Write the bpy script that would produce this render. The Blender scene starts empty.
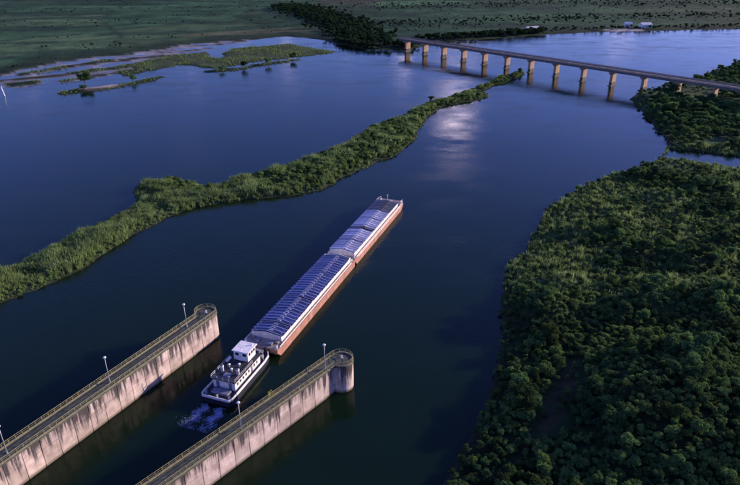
import bpy, math, random
import numpy as np
from mathutils import Vector, Matrix, Euler
R = math.radians
random.seed(11); rng = np.random.default_rng(7)
scene = bpy.context.scene
COL = scene.collection

# ------------------------------------------------------------------ camera, sky, sun, exposure
CAM_H = 104.0
cd = bpy.data.cameras.new('camera'); cam = bpy.data.objects.new('camera', cd); COL.objects.link(cam)
cam.location = (0, 0, CAM_H)
cam.rotation_euler = (Matrix.Rotation(R(90 - 25.4), 4, 'X') @ Matrix.Rotation(R(-0.4), 4, 'Z')).to_euler()
cd.sensor_width = 36; cd.lens = 36 * 634 / 740; cd.clip_start = 1; cd.clip_end = 120000
scene.camera = cam

SUN_AZ, SUN_EL = 71.0, 15.0           # degrees clockwise from +Y, above the horizon
world = bpy.data.worlds.new('World'); scene.world = world; world.use_nodes = True
wn = world.node_tree.nodes; wl = world.node_tree.links; wn.clear()
def N(nodes, t, **kw):
    n = nodes.new(t)
    for k, v in kw.items(): setattr(n, k, v)
    return n
sky = N(wn, 'ShaderNodeTexSky', sky_type='NISHITA', sun_disc=False)
sky.sun_elevation = R(SUN_EL); sky.sun_rotation = R(SUN_AZ)
sky.air_density = 1.0; sky.dust_density = 0.9; sky.ozone_density = 3.5; sky.altitude = 300
tint = N(wn, 'ShaderNodeMixRGB', blend_type='MULTIPLY'); tint.inputs[0].default_value = 1
tint.inputs[2].default_value = (0.67, 0.63, 1.26, 1)
wl.new(sky.outputs[0], tint.inputs[1])
# scattered clouds on a flat layer overhead, the same all round the sky
tc = N(wn, 'ShaderNodeTexCoord'); sp = N(wn, 'ShaderNodeSeparateXYZ'); wl.new(tc.outputs['Generated'], sp.inputs[0])
zz = N(wn, 'ShaderNodeMath', operation='MAXIMUM'); zz.inputs[1].default_value = 0.0; wl.new(sp.outputs[2], zz.inputs[0])
za = N(wn, 'ShaderNodeMath', operation='ADD'); za.inputs[1].default_value = 0.12; wl.new(zz.outputs[0], za.inputs[0])
dx = N(wn, 'ShaderNodeMath', operation='DIVIDE'); wl.new(sp.outputs[0], dx.inputs[0]); wl.new(za.outputs[0], dx.inputs[1])
dy = N(wn, 'ShaderNodeMath', operation='DIVIDE'); wl.new(sp.outputs[1], dy.inputs[0]); wl.new(za.outputs[0], dy.inputs[1])
cx = N(wn, 'ShaderNodeCombineXYZ'); wl.new(dx.outputs[0], cx.inputs[0]); wl.new(dy.outputs[0], cx.inputs[1]); cx.inputs[2].default_value = 0
cs = N(wn, 'ShaderNodeVectorMath', operation='ADD'); cs.inputs[1].default_value = (-3.43, -5.38, 3.7); wl.new(cx.outputs[0], cs.inputs[0])
cn = N(wn, 'ShaderNodeTexNoise'); cn.inputs['Scale'].default_value = 2.4; cn.inputs['Detail'].default_value = 6; cn.inputs['Roughness'].default_value = 0.55
wl.new(cs.outputs[0], cn.inputs['Vector'])
cr = N(wn, 'ShaderNodeMapRange'); cr.inputs[1].default_value = 0.66; cr.inputs[2].default_value = 0.71; wl.new(cn.outputs[0], cr.inputs[0])
cm = N(wn, 'ShaderNodeMixRGB'); wl.new(cr.outputs[0], cm.inputs[0]); wl.new(tint.outputs[0], cm.inputs[1]); cm.inputs[2].default_value = (46, 37, 43, 1)
bg = N(wn, 'ShaderNodeBackground'); bg.inputs[1].default_value = 0.15; wl.new(cm.outputs[0], bg.inputs[0])
wo = N(wn, 'ShaderNodeOutputWorld'); wl.new(bg.outputs[0], wo.inputs[0])

sd = bpy.data.lights.new('sun', 'SUN'); sd.energy = 5.0; sd.angle = R(0.5); sd.color = (1.0, 0.78, 0.60)
sun = bpy.data.objects.new('sun', sd); COL.objects.link(sun)
SDIR = Vector((math.sin(R(SUN_AZ)) * math.cos(R(SUN_EL)), math.cos(R(SUN_AZ)) * math.cos(R(SUN_EL)), math.sin(R(SUN_EL))))
sun.rotation_euler = SDIR.to_track_quat('Z', 'Y').to_euler(); sun.location = (200, 100, 200)
vs = scene.view_settings
vs.view_transform = 'Standard'; vs.look = 'None'; vs.gamma = 1; vs.exposure = 0.45; vs.use_curve_mapping = False

# ------------------------------------------------------------------ helpers
def tag(o, label=None, cat=None, group=None, kind=None):
    if label: o['label'] = label
    if cat: o['category'] = cat
    if group: o['group'] = group
    if kind: o['kind'] = kind
    return o
def empty(name, loc=(0, 0, 0), rz=0, label=None, cat=None, group=None):
    o = bpy.data.objects.new(name, None); COL.objects.link(o); o.empty_display_size = 0.5
    o.location = loc; o.rotation_euler = (0, 0, rz)
    return tag(o, label, cat, group)
def copy_tree(o, parent=None):
    c = o.copy(); COL.objects.link(c); c.parent = parent
    for ch in list(o.children): copy_tree(ch, c)
    return c

class MB:
    """collects simple solids into one mesh"""
    def __init__(s): s.v = []; s.f = []
    def add(s, v, f):
        b = len(s.v); s.v += [tuple(p) for p in v]; s.f += [tuple(i + b for i in q) for q in f]; return s
    def box(s, x0, x1, y0, y1, z0, z1):
        return s.add([(x0, y0, z0), (x1, y0, z0), (x1, y1, z0), (x0, y1, z0), (x0, y0, z1), (x1, y0, z1), (x1, y1, z1), (x0, y1, z1)],
                     [(0, 3, 2, 1), (4, 5, 6, 7), (0, 1, 5, 4), (1, 2, 6, 5), (2, 3, 7, 6), (3, 0, 4, 7)])
    def bbox(s, x0, x1, y0, y1, z0, z1, b=0.05):
        """box with its upper edges chamfered"""
        v = [(x0, y0, z0), (x1, y0, z0), (x1, y1, z0), (x0, y1, z0), (x0, y0, z1 - b), (x1, y0, z1 - b), (x1, y1, z1 - b), (x0, y1, z1 - b),
             (x0 + b, y0 + b, z1), (x1 - b, y0 + b, z1), (x1 - b, y1 - b, z1), (x0 + b, y1 - b, z1)]
        f = [(0, 3, 2, 1), (8, 9, 10, 11)]
        for i in range(4):
            j = (i + 1) % 4; f += [(i, j, j + 4, i + 4), (i + 4, j + 4, j + 8, i + 8)]
        return s.add(v, f)
    def prism(s, poly, z0, z1):
        n = len(poly); v = [(x, y, z0) for x, y in poly] + [(x, y, z1) for x, y in poly]
        f = [tuple(range(n - 1, -1, -1)), tuple(range(n, 2 * n))] + [(i, (i + 1) % n, n + (i + 1) % n, n + i) for i in range(n)]
        return s.add(v, f)
    def loft(s, rings, cap=True):
        n = len(rings[0]); v = [p for r in rings for p in r]; f = []
        for k in range(len(rings) - 1):
            for i in range(n): j = (i + 1) % n; f.append((k * n + i, k * n + j, (k + 1) * n + j, (k + 1) * n + i))
        if cap: f += [tuple(range(n - 1, -1, -1)), tuple(range((len(rings) - 1) * n, len(rings) * n))]
        return s.add(v, f)
    def tube(s, pts, r, seg=6, r1=None):
        pts = [Vector(p) for p in pts]; rings = []; m = len(pts)
        for k, p in enumerate(pts):
            d = (pts[min(k + 1, m - 1)] - pts[max(k - 1, 0)]).normalized()
            a = Vector((0, 0, 1)) if abs(d.z) < 0.9 else Vector((1, 0, 0))
            u = d.cross(a).normalized(); w = d.cross(u).normalized()
            rr = r if r1 is None else r + (r1 - r) * k / (m - 1)
            rings.append([tuple(p + (u * math.cos(2 * math.pi * i / seg) - w * math.sin(2 * math.pi * i / seg)) * rr) for i in range(seg)])
        return s.loft(rings)
    def lathe(s, prof, cx=0, cy=0, seg=12):
        return s.loft([[(cx + r * math.cos(2 * math.pi * i / seg), cy + r * math.sin(2 * math.pi * i / seg), z) for i in range(seg)] for r, z in prof])
    def build(s, name, mat, parent=None, smooth=False):
        me = bpy.data.meshes.new(name); me.from_pydata(s.v, [], s.f); me.materials.append(mat)
        if smooth: me.polygons.foreach_set('use_smooth', [True] * len(me.polygons))
        me.update()
        o = bpy.data.objects.new(name, me); COL.objects.link(o); o.parent = parent
        return o
def same(o, name, parent, loc=(0, 0, 0)):
    c = bpy.data.objects.new(name, o.data); COL.objects.link(c); c.parent = parent; c.location = loc
    return c

# value noise in numpy
_perm = rng.random((256, 256))
def vnoise(x, y):
    xi = np.floor(x).astype(int); yi = np.floor(y).astype(int); fx = x - xi; fy = y - yi
    fx = fx * fx * (3 - 2 * fx); fy = fy * fy * (3 - 2 * fy)
    g = lambda a, b: _perm[a & 255, b & 255]
    return (g(xi, yi) * (1 - fx) + g(xi + 1, yi) * fx) * (1 - fy) + (g(xi, yi + 1) * (1 - fx) + g(xi + 1, yi + 1) * fx) * fy
def fbm(x, y, o=4):
    t = 0; a = 1; n = 0
    for k in range(o): t = t + a * vnoise(x * 2 ** k + 17.3 * k, y * 2 ** k + 9.1 * k); n += a; a *= 0.5
    return t / n

# ------------------------------------------------------------------ materials
MATS = {}
def mat(name, col, rough=0.7, metal=0.0, var=0.25, scale=1.0, col2=None, bump=0.0, rnd=0.0, detail=5, stretch=(1, 1, 1), spec=None, coord='Object'):
    if name in MATS: return MATS[name]
    m = bpy.data.materials.new(name); m.use_nodes = True; nt = m.node_tree; n = nt.nodes; l = nt.links
    b = n['Principled BSDF']; b.inputs['Roughness'].default_value = rough; b.inputs['Metallic'].default_value = metal
    if spec is not None: b.inputs['Specular IOR Level'].default_value = spec
    tcn = n.new('ShaderNodeTexCoord'); mp = n.new('ShaderNodeMapping'); mp.inputs['Scale'].default_value = stretch
    l.new(tcn.outputs[coord], mp.inputs[0])
    nz = n.new('ShaderNodeTexNoise'); nz.inputs['Scale'].default_value = scale; nz.inputs['Detail'].default_value = detail; nz.inputs['Roughness'].default_value = 0.6
    l.new(mp.outputs[0], nz.inputs['Vector'])
    rp = n.new('ShaderNodeValToRGB'); c2 = col2 or tuple(c * (1 - var) for c in col); c1 = tuple(min(1, c * (1 + var * .6)) for c in col)
    rp.color_ramp.elements[0].position = 0.3; rp.color_ramp.elements[1].position = 0.7
    rp.color_ramp.elements[0].color = (*c2, 1); rp.color_ramp.elements[1].color = (*c1, 1)
    l.new(nz.outputs[0], rp.inputs[0]); out = rp.outputs[0]
    if rnd:
        oi = n.new('ShaderNodeObjectInfo'); mr = n.new('ShaderNodeMapRange'); mr.inputs[3].default_value = 1 - rnd; mr.inputs[4].default_value = 1 + rnd
        l.new(oi.outputs['Random'], mr.inputs[0]); mx = n.new('ShaderNodeMixRGB'); mx.blend_type = 'MULTIPLY'; mx.inputs[0].default_value = 1
        l.new(out, mx.inputs[1]); l.new(mr.outputs[0], mx.inputs[2]); out = mx.outputs[0]
    l.new(out, b.inputs['Base Color'])
    if bump:
        bp = n.new('ShaderNodeBump'); bp.inputs['Strength'].default_value = bump; bp.inputs['Distance'].default_value = 0.1
        l.new(nz.outputs[0], bp.inputs['Height']); l.new(bp.outputs[0], b.inputs['Normal'])
    MATS[name] = m; return m

def foliage(name, dark, light, rnd=0.35, scale=0.5, patch=False):
    m = mat(name, light, rough=0.8, col2=dark, scale=scale, rnd=rnd, detail=3, spec=0.06)
    nt = m.node_tree; n = nt.nodes; l = nt.links; b = n['Principled BSDF']
    tr = n.new('ShaderNodeBsdfTranslucent'); mx = n.new('ShaderNodeMixShader'); mx.inputs[0].default_value = 0.42
    src = b.inputs['Base Color'].links[0].from_socket
    if patch:   # noise paints sunlit clumps and dark hollows into the leaf colour
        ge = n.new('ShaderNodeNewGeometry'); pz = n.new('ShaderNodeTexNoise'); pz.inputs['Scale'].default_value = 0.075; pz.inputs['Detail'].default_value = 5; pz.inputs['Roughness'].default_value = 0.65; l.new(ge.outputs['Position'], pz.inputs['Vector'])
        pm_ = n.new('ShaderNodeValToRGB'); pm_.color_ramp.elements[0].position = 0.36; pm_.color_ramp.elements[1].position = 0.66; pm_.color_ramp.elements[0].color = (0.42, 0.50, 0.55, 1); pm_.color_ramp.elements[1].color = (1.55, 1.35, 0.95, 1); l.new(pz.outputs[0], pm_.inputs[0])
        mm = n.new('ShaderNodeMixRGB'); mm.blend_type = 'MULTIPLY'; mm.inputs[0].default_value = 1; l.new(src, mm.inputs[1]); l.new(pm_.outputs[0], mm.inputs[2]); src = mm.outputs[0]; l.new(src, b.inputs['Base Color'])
    l.new(src, tr.inputs[0])
    l.new(b.outputs[0], mx.inputs[1]); l.new(tr.outputs[0], mx.inputs[2]); l.new(mx.outputs[0], n['Material Output'].inputs[0])
    return m

def concrete_mat():
    """pale concrete with dark run-off streaks coming down from the coping"""
    m = bpy.data.materials.new('stained_concrete'); m.use_nodes = True; nt = m.node_tree; n = nt.nodes; l = nt.links
    b = n['Principled BSDF']; b.inputs['Roughness'].default_value = 0.85
    ge = n.new('ShaderNodeNewGeometry'); sx = n.new('ShaderNodeSeparateXYZ'); l.new(ge.outputs['Position'], sx.inputs[0])
    mp = n.new('ShaderNodeMapping'); mp.inputs['Scale'].default_value = (1, 1, 0.09); l.new(ge.outputs['Position'], mp.inputs[0])
    st = n.new('ShaderNodeTexNoise'); st.inputs['Scale'].default_value = 0.75; st.inputs['Detail'].default_value = 6; st.inputs['Roughness'].default_value = 0.7
    l.new(mp.outputs[0], st.inputs['Vector'])
    zr = n.new('ShaderNodeMapRange'); zr.inputs[1].default_value = 1.5; zr.inputs[2].default_value = 8.5; zr.inputs[3].default_value = -0.11; zr.inputs[4].default_value = 0.13
    l.new(sx.outputs[2], zr.inputs[0])
    ad = n.new('ShaderNodeMath'); ad.operation = 'ADD'; l.new(st.outputs[0], ad.inputs[0]); l.new(zr.outputs[0], ad.inputs[1])
    rp = n.new('ShaderNodeMapRange'); rp.interpolation_type = 'SMOOTHSTEP'; rp.inputs[1].default_value = 0.47; rp.inputs[2].default_value = 0.63; l.new(ad.outputs[0], rp.inputs[0])
    bl = n.new('ShaderNodeTexNoise'); bl.inputs['Scale'].default_value = 0.5; bl.inputs['Detail'].default_value = 7; l.new(ge.outputs['Position'], bl.inputs['Vector'])
    cc = n.new('ShaderNodeValToRGB'); cc.color_ramp.elements[0].position = 0.3; cc.color_ramp.elements[1].position = 0.7
    cc.color_ramp.elements[0].color = (0.34, 0.265, 0.235, 1); cc.color_ramp.elements[1].color = (0.60, 0.50, 0.45, 1); l.new(bl.outputs[0], cc.inputs[0])
    oi = n.new('ShaderNodeObjectInfo'); orr = n.new('ShaderNodeMapRange'); orr.inputs[3].default_value = 0.75; orr.inputs[4].default_value = 1.12; l.new(oi.outputs['Random'], orr.inputs[0])
    om = n.new('ShaderNodeMixRGB'); om.blend_type = 'MULTIPLY'; om.inputs[0].default_value = 1; l.new(cc.outputs[0], om.inputs[1]); l.new(orr.outputs[0], om.inputs[2])
    mx = n.new('ShaderNodeMixRGB'); l.new(rp.outputs[0], mx.inputs[0]); l.new(om.outputs[0], mx.inputs[1]); mx.inputs[2].default_value = (0.045, 0.04, 0.042, 1)
    # algae band at the waterline
    wz = n.new('ShaderNodeMapRange'); wz.inputs[1].default_value = 0.9; wz.inputs[2].default_value = 0.3; l.new(sx.outputs[2], wz.inputs[0])
    mw = n.new('ShaderNodeMixRGB'); l.new(wz.outputs[0], mw.inputs[0]); l.new(mx.outputs[0], mw.inputs[1]); mw.inputs[2].default_value = (0.16, 0.13, 0.10, 1)
    l.new(mw.outputs[0], b.inputs['Base Color'])
    bp = n.new('ShaderNodeBump'); bp.inputs['Strength'].default_value = 0.4; bp.inputs['Distance'].default_value = 0.08; l.new(bl.outputs[0], bp.inputs['Height']); l.new(bp.outputs[0], b.inputs['Normal'])
    return m
M_CONC = concrete_mat()
M_DECKCONC = mat('mossy_concrete', (0.085, 0.09, 0.065), 0.9, scale=0.8, col2=(0.035, 0.045, 0.03), bump=0.3)
M_KERB = mat('kerb_concrete', (0.20, 0.19, 0.11), 0.85, scale=1.3, col2=(0.11, 0.11, 0.06))
M_RAIL = mat('olive_yellow_paint', (0.26, 0.24, 0.09), 0.5, scale=1.2, col2=(0.14, 0.13, 0.06))
M_YEL = mat('yellow_paint', (0.55, 0.50, 0.06), 0.5)
M_GALV = mat('galvanised_steel', (0.45, 0.46, 0.48), 0.45, 0.3, scale=4)
M_LAMP = mat('lamp_housing', (0.72, 0.74, 0.74), 0.4)
M_BRIDGE = mat('bridge_concrete', (0.20, 0.18, 0.165), 0.85, scale=0.25, col2=(0.12, 0.11, 0.105))
M_PIER = mat('pier_concrete', (0.40, 0.28, 0.18), 0.85, scale=0.4, col2=(0.28, 0.19, 0.13), stretch=(1, 1, 0.3))
M_ASPH = mat('asphalt', (0.06, 0.06, 0.062), 0.9, scale=0.5)
M_HULL = mat('rusty_red_hull_paint', (0.42, 0.195, 0.135), 0.6, scale=0.6, col2=(0.19, 0.115, 0.095), stretch=(1, 1, 0.35), detail=8)
M_CREAM = mat('cream_coaming_paint', (0.82, 0.79, 0.74), 0.5, scale=0.7, col2=(0.64, 0.57, 0.52))
M_BDECK = mat('barge_deck_paint', (0.30, 0.27, 0.27), 0.6, scale=0.6, col2=(0.16, 0.13, 0.12))
M_BLUE = mat('blue_cover_paint', (0.038, 0.055, 0.20), 0.38, 0.25, scale=0.35, col2=(0.018, 0.027, 0.11), rnd=0.3)
M_LILAC = mat('weathered_cover_paint', (0.50, 0.50, 0.60), 0.42, 0.25, scale=0.35, col2=(0.32, 0.32, 0.42), rnd=0.28)
M_GREYC = mat('grey_cover_paint', (0.12, 0.125, 0.155), 0.5, 0.2, scale=0.35, col2=(0.06, 0.065, 0.08), rnd=0.25)
M_RIB = mat('cover_rib_paint', (0.30, 0.34, 0.55), 0.4, 0.2, scale=1.0, rnd=0.25)
M_DARKHOLD = mat('open_hold_gap', (0.02, 0.02, 0.025), 0.9)
M_WHITE = mat('white_marine_paint', (0.80, 0.80, 0.80), 0.4, scale=1.2, col2=(0.66, 0.64, 0.62))
M_NAVY = mat('navy_hull_paint', (0.02, 0.028, 0.06), 0.4, scale=0.8)
M_TDECK = mat('dark_tug_deck', (0.02, 0.024, 0.04), 0.7, scale=1.0, col2=(0.012, 0.014, 0.022))
M_TGREY = mat('grey_blue_deck_paint', (0.17, 0.18, 0.26), 0.55, scale=1.0)
M_GLASS = mat('dark_window_glass', (0.012, 0.016, 0.022), 0.08, spec=0.7)
M_RUBBER = mat('black_rubber', (0.015, 0.015, 0.015), 0.8)
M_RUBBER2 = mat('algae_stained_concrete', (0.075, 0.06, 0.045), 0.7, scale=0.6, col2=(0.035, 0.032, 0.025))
M_ORANGE = mat('orange_ring', (0.65, 0.16, 0.03), 0.5)
M_BARK = mat('bark', (0.07, 0.05, 0.035), 0.9, scale=3)
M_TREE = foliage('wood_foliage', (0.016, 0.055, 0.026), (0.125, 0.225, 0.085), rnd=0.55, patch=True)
M_SHRUB = foliage('shrub_foliage', (0.03, 0.082, 0.026), (0.20, 0.29, 0.078))
M_REED = foliage('reed_blades', (0.06, 0.13, 0.042), (0.33, 0.41, 0.155), rnd=0.35, scale=0.15)
M_FAR = foliage('far_foliage', (0.010, 0.030, 0.013), (0.026, 0.055, 0.022))
M_ROOF = mat('pale_roof_sheet', (0.62, 0.62, 0.62), 0.5)
M_FOAM = mat('aerated_water', (0.24, 0.31, 0.54), 0.5, scale=0.5, col2=(0.035, 0.055, 0.14))

def ground_mat():
    m = bpy.data.materials.new('ground_cover'); m.use_nodes = True; nt = m.node_tree; n = nt.nodes; l = nt.links
    b = n['Principled BSDF']; b.inputs['Roughness'].default_value = 0.95; b.inputs['Specular IOR Level'].default_value = 0.1
    at = n.new('ShaderNodeAttribute'); at.attribute_name = 'cover'
    ge = n.new('ShaderNodeNewGeometry'); nz = n.new('ShaderNodeTexNoise'); nz.inputs['Scale'].default_value = 0.035; nz.inputs['Detail'].default_value = 10; nz.inputs['Roughness'].default_value = 0.7
    l.new(ge.outputs['Position'], nz.inputs['Vector'])
    mr = n.new('ShaderNodeMapRange'); mr.inputs[1].default_value = 0.3; mr.inputs[2].default_value = 0.7; mr.inputs[3].default_value = 0.4; mr.inputs[4].default_value = 1.5; l.new(nz.outputs[0], mr.inputs[0])
    mx = n.new('ShaderNodeMixRGB'); mx.blend_type = 'MULTIPLY'; mx.inputs[0].default_value = 1; l.new(at.outputs['Color'], mx.inputs[1]); l.new(mr.outputs[0], mx.inputs[2])
    l.new(mx.outputs[0], b.inputs['Base Color'])
    n2 = n.new('ShaderNodeTexNoise'); n2.inputs['Scale'].default_value = 0.4; n2.inputs['Detail'].default_value = 6; l.new(ge.outputs['Position'], n2.inputs['Vector'])
    bp = n.new('ShaderNodeBump'); bp.inputs['Strength'].default_value = 0.8; bp.inputs['Distance'].default_value = 0.8; l.new(n2.outputs[0], bp.inputs['Height']); l.new(bp.outputs[0], b.inputs['Normal'])
    return m
def water_mat():
    m = bpy.data.materials.new('river_water'); m.use_nodes = True; nt = m.node_tree; n = nt.nodes; l = nt.links
    b = n['Principled BSDF']; b.inputs['Base Color'].default_value = (0.0042, 0.0135, 0.0055, 1); b.inputs['Roughness'].default_value = 0.11; b.inputs['IOR'].default_value = 1.26
    b.subsurface_method = 'BURLEY'; b.inputs['Subsurface Weight'].default_value = 1.0; b.inputs['Subsurface Radius'].default_value = (1.0, 1.0, 1.0); b.inputs['Subsurface Scale'].default_value = 5.0   # murky water: light spreads a few metres below the surface
    ge = n.new('ShaderNodeNewGeometry')
    def noise(scale, detail, sx, sy, rot):
        mp = n.new('ShaderNodeMapping'); mp.inputs['Scale'].default_value = (sx, sy, 1); mp.inputs['Rotation'].default_value = (0, 0, R(rot)); l.new(ge.outputs['Position'], mp.inputs[0])
        t = n.new('ShaderNodeTexNoise'); t.inputs['Scale'].default_value = scale; t.inputs['Detail'].default_value = detail; t.inputs['Roughness'].default_value = 0.55; l.new(mp.outputs[0], t.inputs['Vector']); return t
    a = noise(0.8, 9, 1, 0.6, 25); c = noise(0.06, 3, 1, 0.5, -20)
    # wind lanes: calmer and rougher patches
    p = noise(0.006, 4, 1, 2.2, 15); pr = n.new('ShaderNodeMapRange'); pr.inputs[1].default_value = 0.35; pr.inputs[2].default_value = 0.65; pr.inputs[3].default_value = 0.15; pr.inputs[4].default_value = 1.0
    p2 = noise(0.045, 3, 1, 1.6, -10); pa = n.new('ShaderNodeMixRGB'); pa.inputs[0].default_value = 0.5; l.new(p.outputs[0], pa.inputs[1]); l.new(p2.outputs[0], pa.inputs[2]); l.new(pa.outputs[0], pr.inputs[0]); pr.inputs[1].default_value = 0.40; pr.inputs[2].default_value = 0.60
    p3 = noise(0.07, 4, 0.55, 1.0, 12); rr3 = n.new('ShaderNodeMapRange'); rr3.inputs[1].default_value = 0.36; rr3.inputs[2].default_value = 0.64; rr3.inputs[3].default_value = 0.03; rr3.inputs[4].default_value = 0.24
    pb = n.new('ShaderNodeMixRGB'); pb.inputs[0].default_value = 0.65; l.new(p.outputs[0], pb.inputs[1]); l.new(p3.outputs[0], pb.inputs[2]); l.new(pb.outputs[0], rr3.inputs[0]); l.new(rr3.outputs[0], b.inputs['Roughness'])
    b1 = n.new('ShaderNodeBump'); b1.inputs['Distance'].default_value = 0.5; l.new(a.outputs[0], b1.inputs['Height'])
    s1 = n.new('ShaderNodeMath'); s1.operation = 'MULTIPLY'; s1.inputs[1].default_value = 0.20; l.new(pr.outputs[0], s1.inputs[0]); l.new(s1.outputs[0], b1.inputs['Strength'])
    b2 = n.new('ShaderNodeBump'); b2.inputs['Distance'].default_value = 2.0; b2.inputs['Strength'].default_value = 0.006; l.new(c.outputs[0], b2.inputs['Height']); l.new(b1.outputs[0], b2.inputs['Normal'])
    l.new(b2.outputs[0], b.inputs['Normal'])
    return m

# ------------------------------------------------------------------ land outlines (metres, river flowing away from the viewpoint)
RIGHT_BANK = [(8, 60), (11.0, 95.2), (14.5, 99.1), (18.5, 106.3), (22.3, 112.5), (27.2, 122.8), (32.6, 136.6), (37.8, 152.9), (41.3, 169.3), (43.4, 181.8), (48.4, 197.3), (58.2, 214.1), (68.8, 234.4), (79.2, 255.7), (94.6, 273.9), (117.7, 294.1), (136.9, 305.9), (146.2, 313.7), (162.5, 332.4), (170.6, 359.6), (177.2, 393.4), (183.2, 430.4), (191.2, 460.8), (204.7, 480.7), (225.5, 494.5), (241.2, 509.2), (262.6, 524.6), (312.8, 572.1), (354.7, 617.6), (453.3, 688.2), (900, 700), (4000, 640), (4000, -3000), (0, -3000)]
POND = [(154, 323), (163, 334), (176, 331), (194, 322), (208, 300), (186, 299), (170, 309), (160, 317)]
INLET = [(-171, 690), (-158, 728), (-146, 728), (-150, 690), (-149, 655), (-160, 655)]
STRIP = [(-128.6, 160.2), (-118.1, 174.5), (-109.8, 184.0), (-102.3, 198.1), (-96.7, 211.5), (-92.7, 227.4), (-85.7, 244.3), (-73.9, 256.3), (-57.7, 263.0), (-36.0, 267.5), (-22.9, 274.9), (-9.6, 295.3), (5.5, 318.5), (16.6, 332.2), (26.3, 354.9), (31.3, 383.0), (42.1, 420.4), (53.0, 440.1), (68.1, 448.7), (87.1, 464.1), (88.6, 477.5), (80.9, 481.2), (105.2, 513.9), (127.4, 542.2), (136.4, 559.8), (127.0, 560.2), (98.6, 522.1), (73.9, 485.0), (43.3, 449.5), (20.2, 410.4), (0.5, 383.8), (-16.5, 346.1), (-31.6, 324.5), (-45.4, 306.7), (-63.3, 293.5), (-76.3, 279.9), (-82.3, 285.4), (-97.3, 292.8), (-109.2, 287.4), (-110.8, 276.6), (-104.3, 265.1), (-106.2, 249.0), (-112.8, 233.5), (-119.2, 220.5), (-125.0, 208.6), (-130.4, 197.7), (-142.6, 183.1), (-175, 140), (-175, 110)]
FAR_BANK = [(-40000, 400), (-842.5, 503.8), (-453.1, 509.5), (-359.0, 538.1), (-319.4, 558.3), (-311.6, 596.1), (-297.7, 627.4), (-269.8, 655.3), (-245.6, 672.9), (-224.3, 705.2), (-201.0, 740.5), (-176.0, 754.9), (-150.1, 769.8), (-129.2, 785.5), (-101.8, 806.1), (-70.1, 791.2), (-50.6, 764.9), (-26.1, 724.8), (-3.9, 695.2), (22.6, 694.0), (46.3, 699.9), (60.8, 720.7), (68.6, 735.3), (87.0, 750.1), (142.1, 771.9), (194.3, 795.2), (221.5, 807.4), (289.2, 827.4), (340.0, 829.5), (407.7, 840.7), (473.3, 847.2), (693.4, 866.2), (1385.1, 893.0), (40000, 1200), (40000, 60000), (-40000, 60000)]
MARSH = [(-229.5, 603.2), (-207.3, 664.9), (-172.2, 689.2), (-140.2, 715.5), (-88.7, 742.9), (-57.6, 704.6), (-33.0, 683.1), (-44.8, 670.6), (-78.1, 647.2), (-105.4, 630.9), (-140.0, 589.5), (-156.2, 600.3), (-177.8, 611.7), (-196.8, 581.8)]
SPIT = [(-146.9, 579.9), (-118.5, 596.3), (-101.7, 619.5), (-67.9, 643.8), (-64.1, 634.9), (-99.3, 603.3), (-116.2, 583.7), (-142.9, 570.2)]
SANDBAR = [(-244.4, 491.7), (-230.2, 509.7), (-211.2, 518.8), (-198.0, 532.5), (-178.9, 557.7), (-173.7, 548.6), (-189.8, 520.0), (-203.9, 503.2), (-218.6, 490.9), (-233.4, 480.9)]
BARS = [[(-265.6, 539.0), (-242.1, 560.0), (-240.2, 542.3), (-253.3, 526.2)], [(-278.4, 615.7), (-262.4, 649.0), (-256.0, 637.2), (-265.1, 604.8)],
        [(-299.2, 527.8), (-277.9, 543.7), (-266.0, 530.7), (-282.8, 511.5)], [(-231.5, 578.3), (-213.8, 592.4), (-195.3, 576.9), (-211.3, 558.9)],
        [(-313.2, 571.8), (-289.3, 608.2), (-253.2, 642.7), (-247.9, 631.0), (-280.5, 592.4), (-300.0, 557.6)],
        [(-267.5, 574.9), (-227.4, 619.1), (-202.8, 649.5), (-200.5, 634.8), (-220.0, 602.8), (-252.7, 560.4)]]
CLEARING = [(40, 110), (47, 118), (54, 130), (57, 142), (53, 141), (48, 133), (41, 122), (37, 114)]

def sdf(poly, P):
    """signed distance, positive inside"""
    A = np.array(poly, float); B = np.roll(A, -1, 0); d2 = np.full(len(P), 1e18); ins = np.zeros(len(P), bool)
    for a, b in zip(A, B):
        e = b - a; w = P - a; t = np.clip((w @ e) / (e @ e), 0, 1); q = w - t[:, None] * e
        d2 = np.minimum(d2, (q * q).sum(1))
        cnd = (a[1] > P[:, 1]) != (b[1] > P[:, 1])
        with np.errstate(divide='ignore', invalid='ignore'):
            ins ^= cnd & (P[:, 0] < (b[0] - a[0]) * (P[:, 1] - a[1]) / (b[1] - a[1]) + a[0])
    return np.where(ins, 1, -1) * np.sqrt(d2)
def wob(P):
    d = np.hypot(P[:, 0], P[:, 1]); k = np.clip(d / 400, 0.35, 2.0)
    return (fbm(P[:, 0] / 14, P[:, 1] / 14) - 0.5) * 7 * k + (fbm(P[:, 0] / 4 + 50, P[:, 1] / 4, 2) - 0.5) * 2.0
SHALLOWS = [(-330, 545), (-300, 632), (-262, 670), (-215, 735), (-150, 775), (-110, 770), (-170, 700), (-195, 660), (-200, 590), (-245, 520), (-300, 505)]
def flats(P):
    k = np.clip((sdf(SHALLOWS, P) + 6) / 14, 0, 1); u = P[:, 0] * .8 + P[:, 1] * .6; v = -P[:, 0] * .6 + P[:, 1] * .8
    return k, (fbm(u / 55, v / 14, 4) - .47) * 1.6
def land(P):
    s = sdf(RIGHT_BANK, P)
    for q in [STRIP, FAR_BANK, MARSH, SPIT, SANDBAR] + BARS: s = np.maximum(s, sdf(q, P))
    for q in (POND, INLET): s = np.minimum(s, -sdf(q, P))
    return s + wob(P) * np.clip(1 - s / 60, 0.0, 1)
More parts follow.
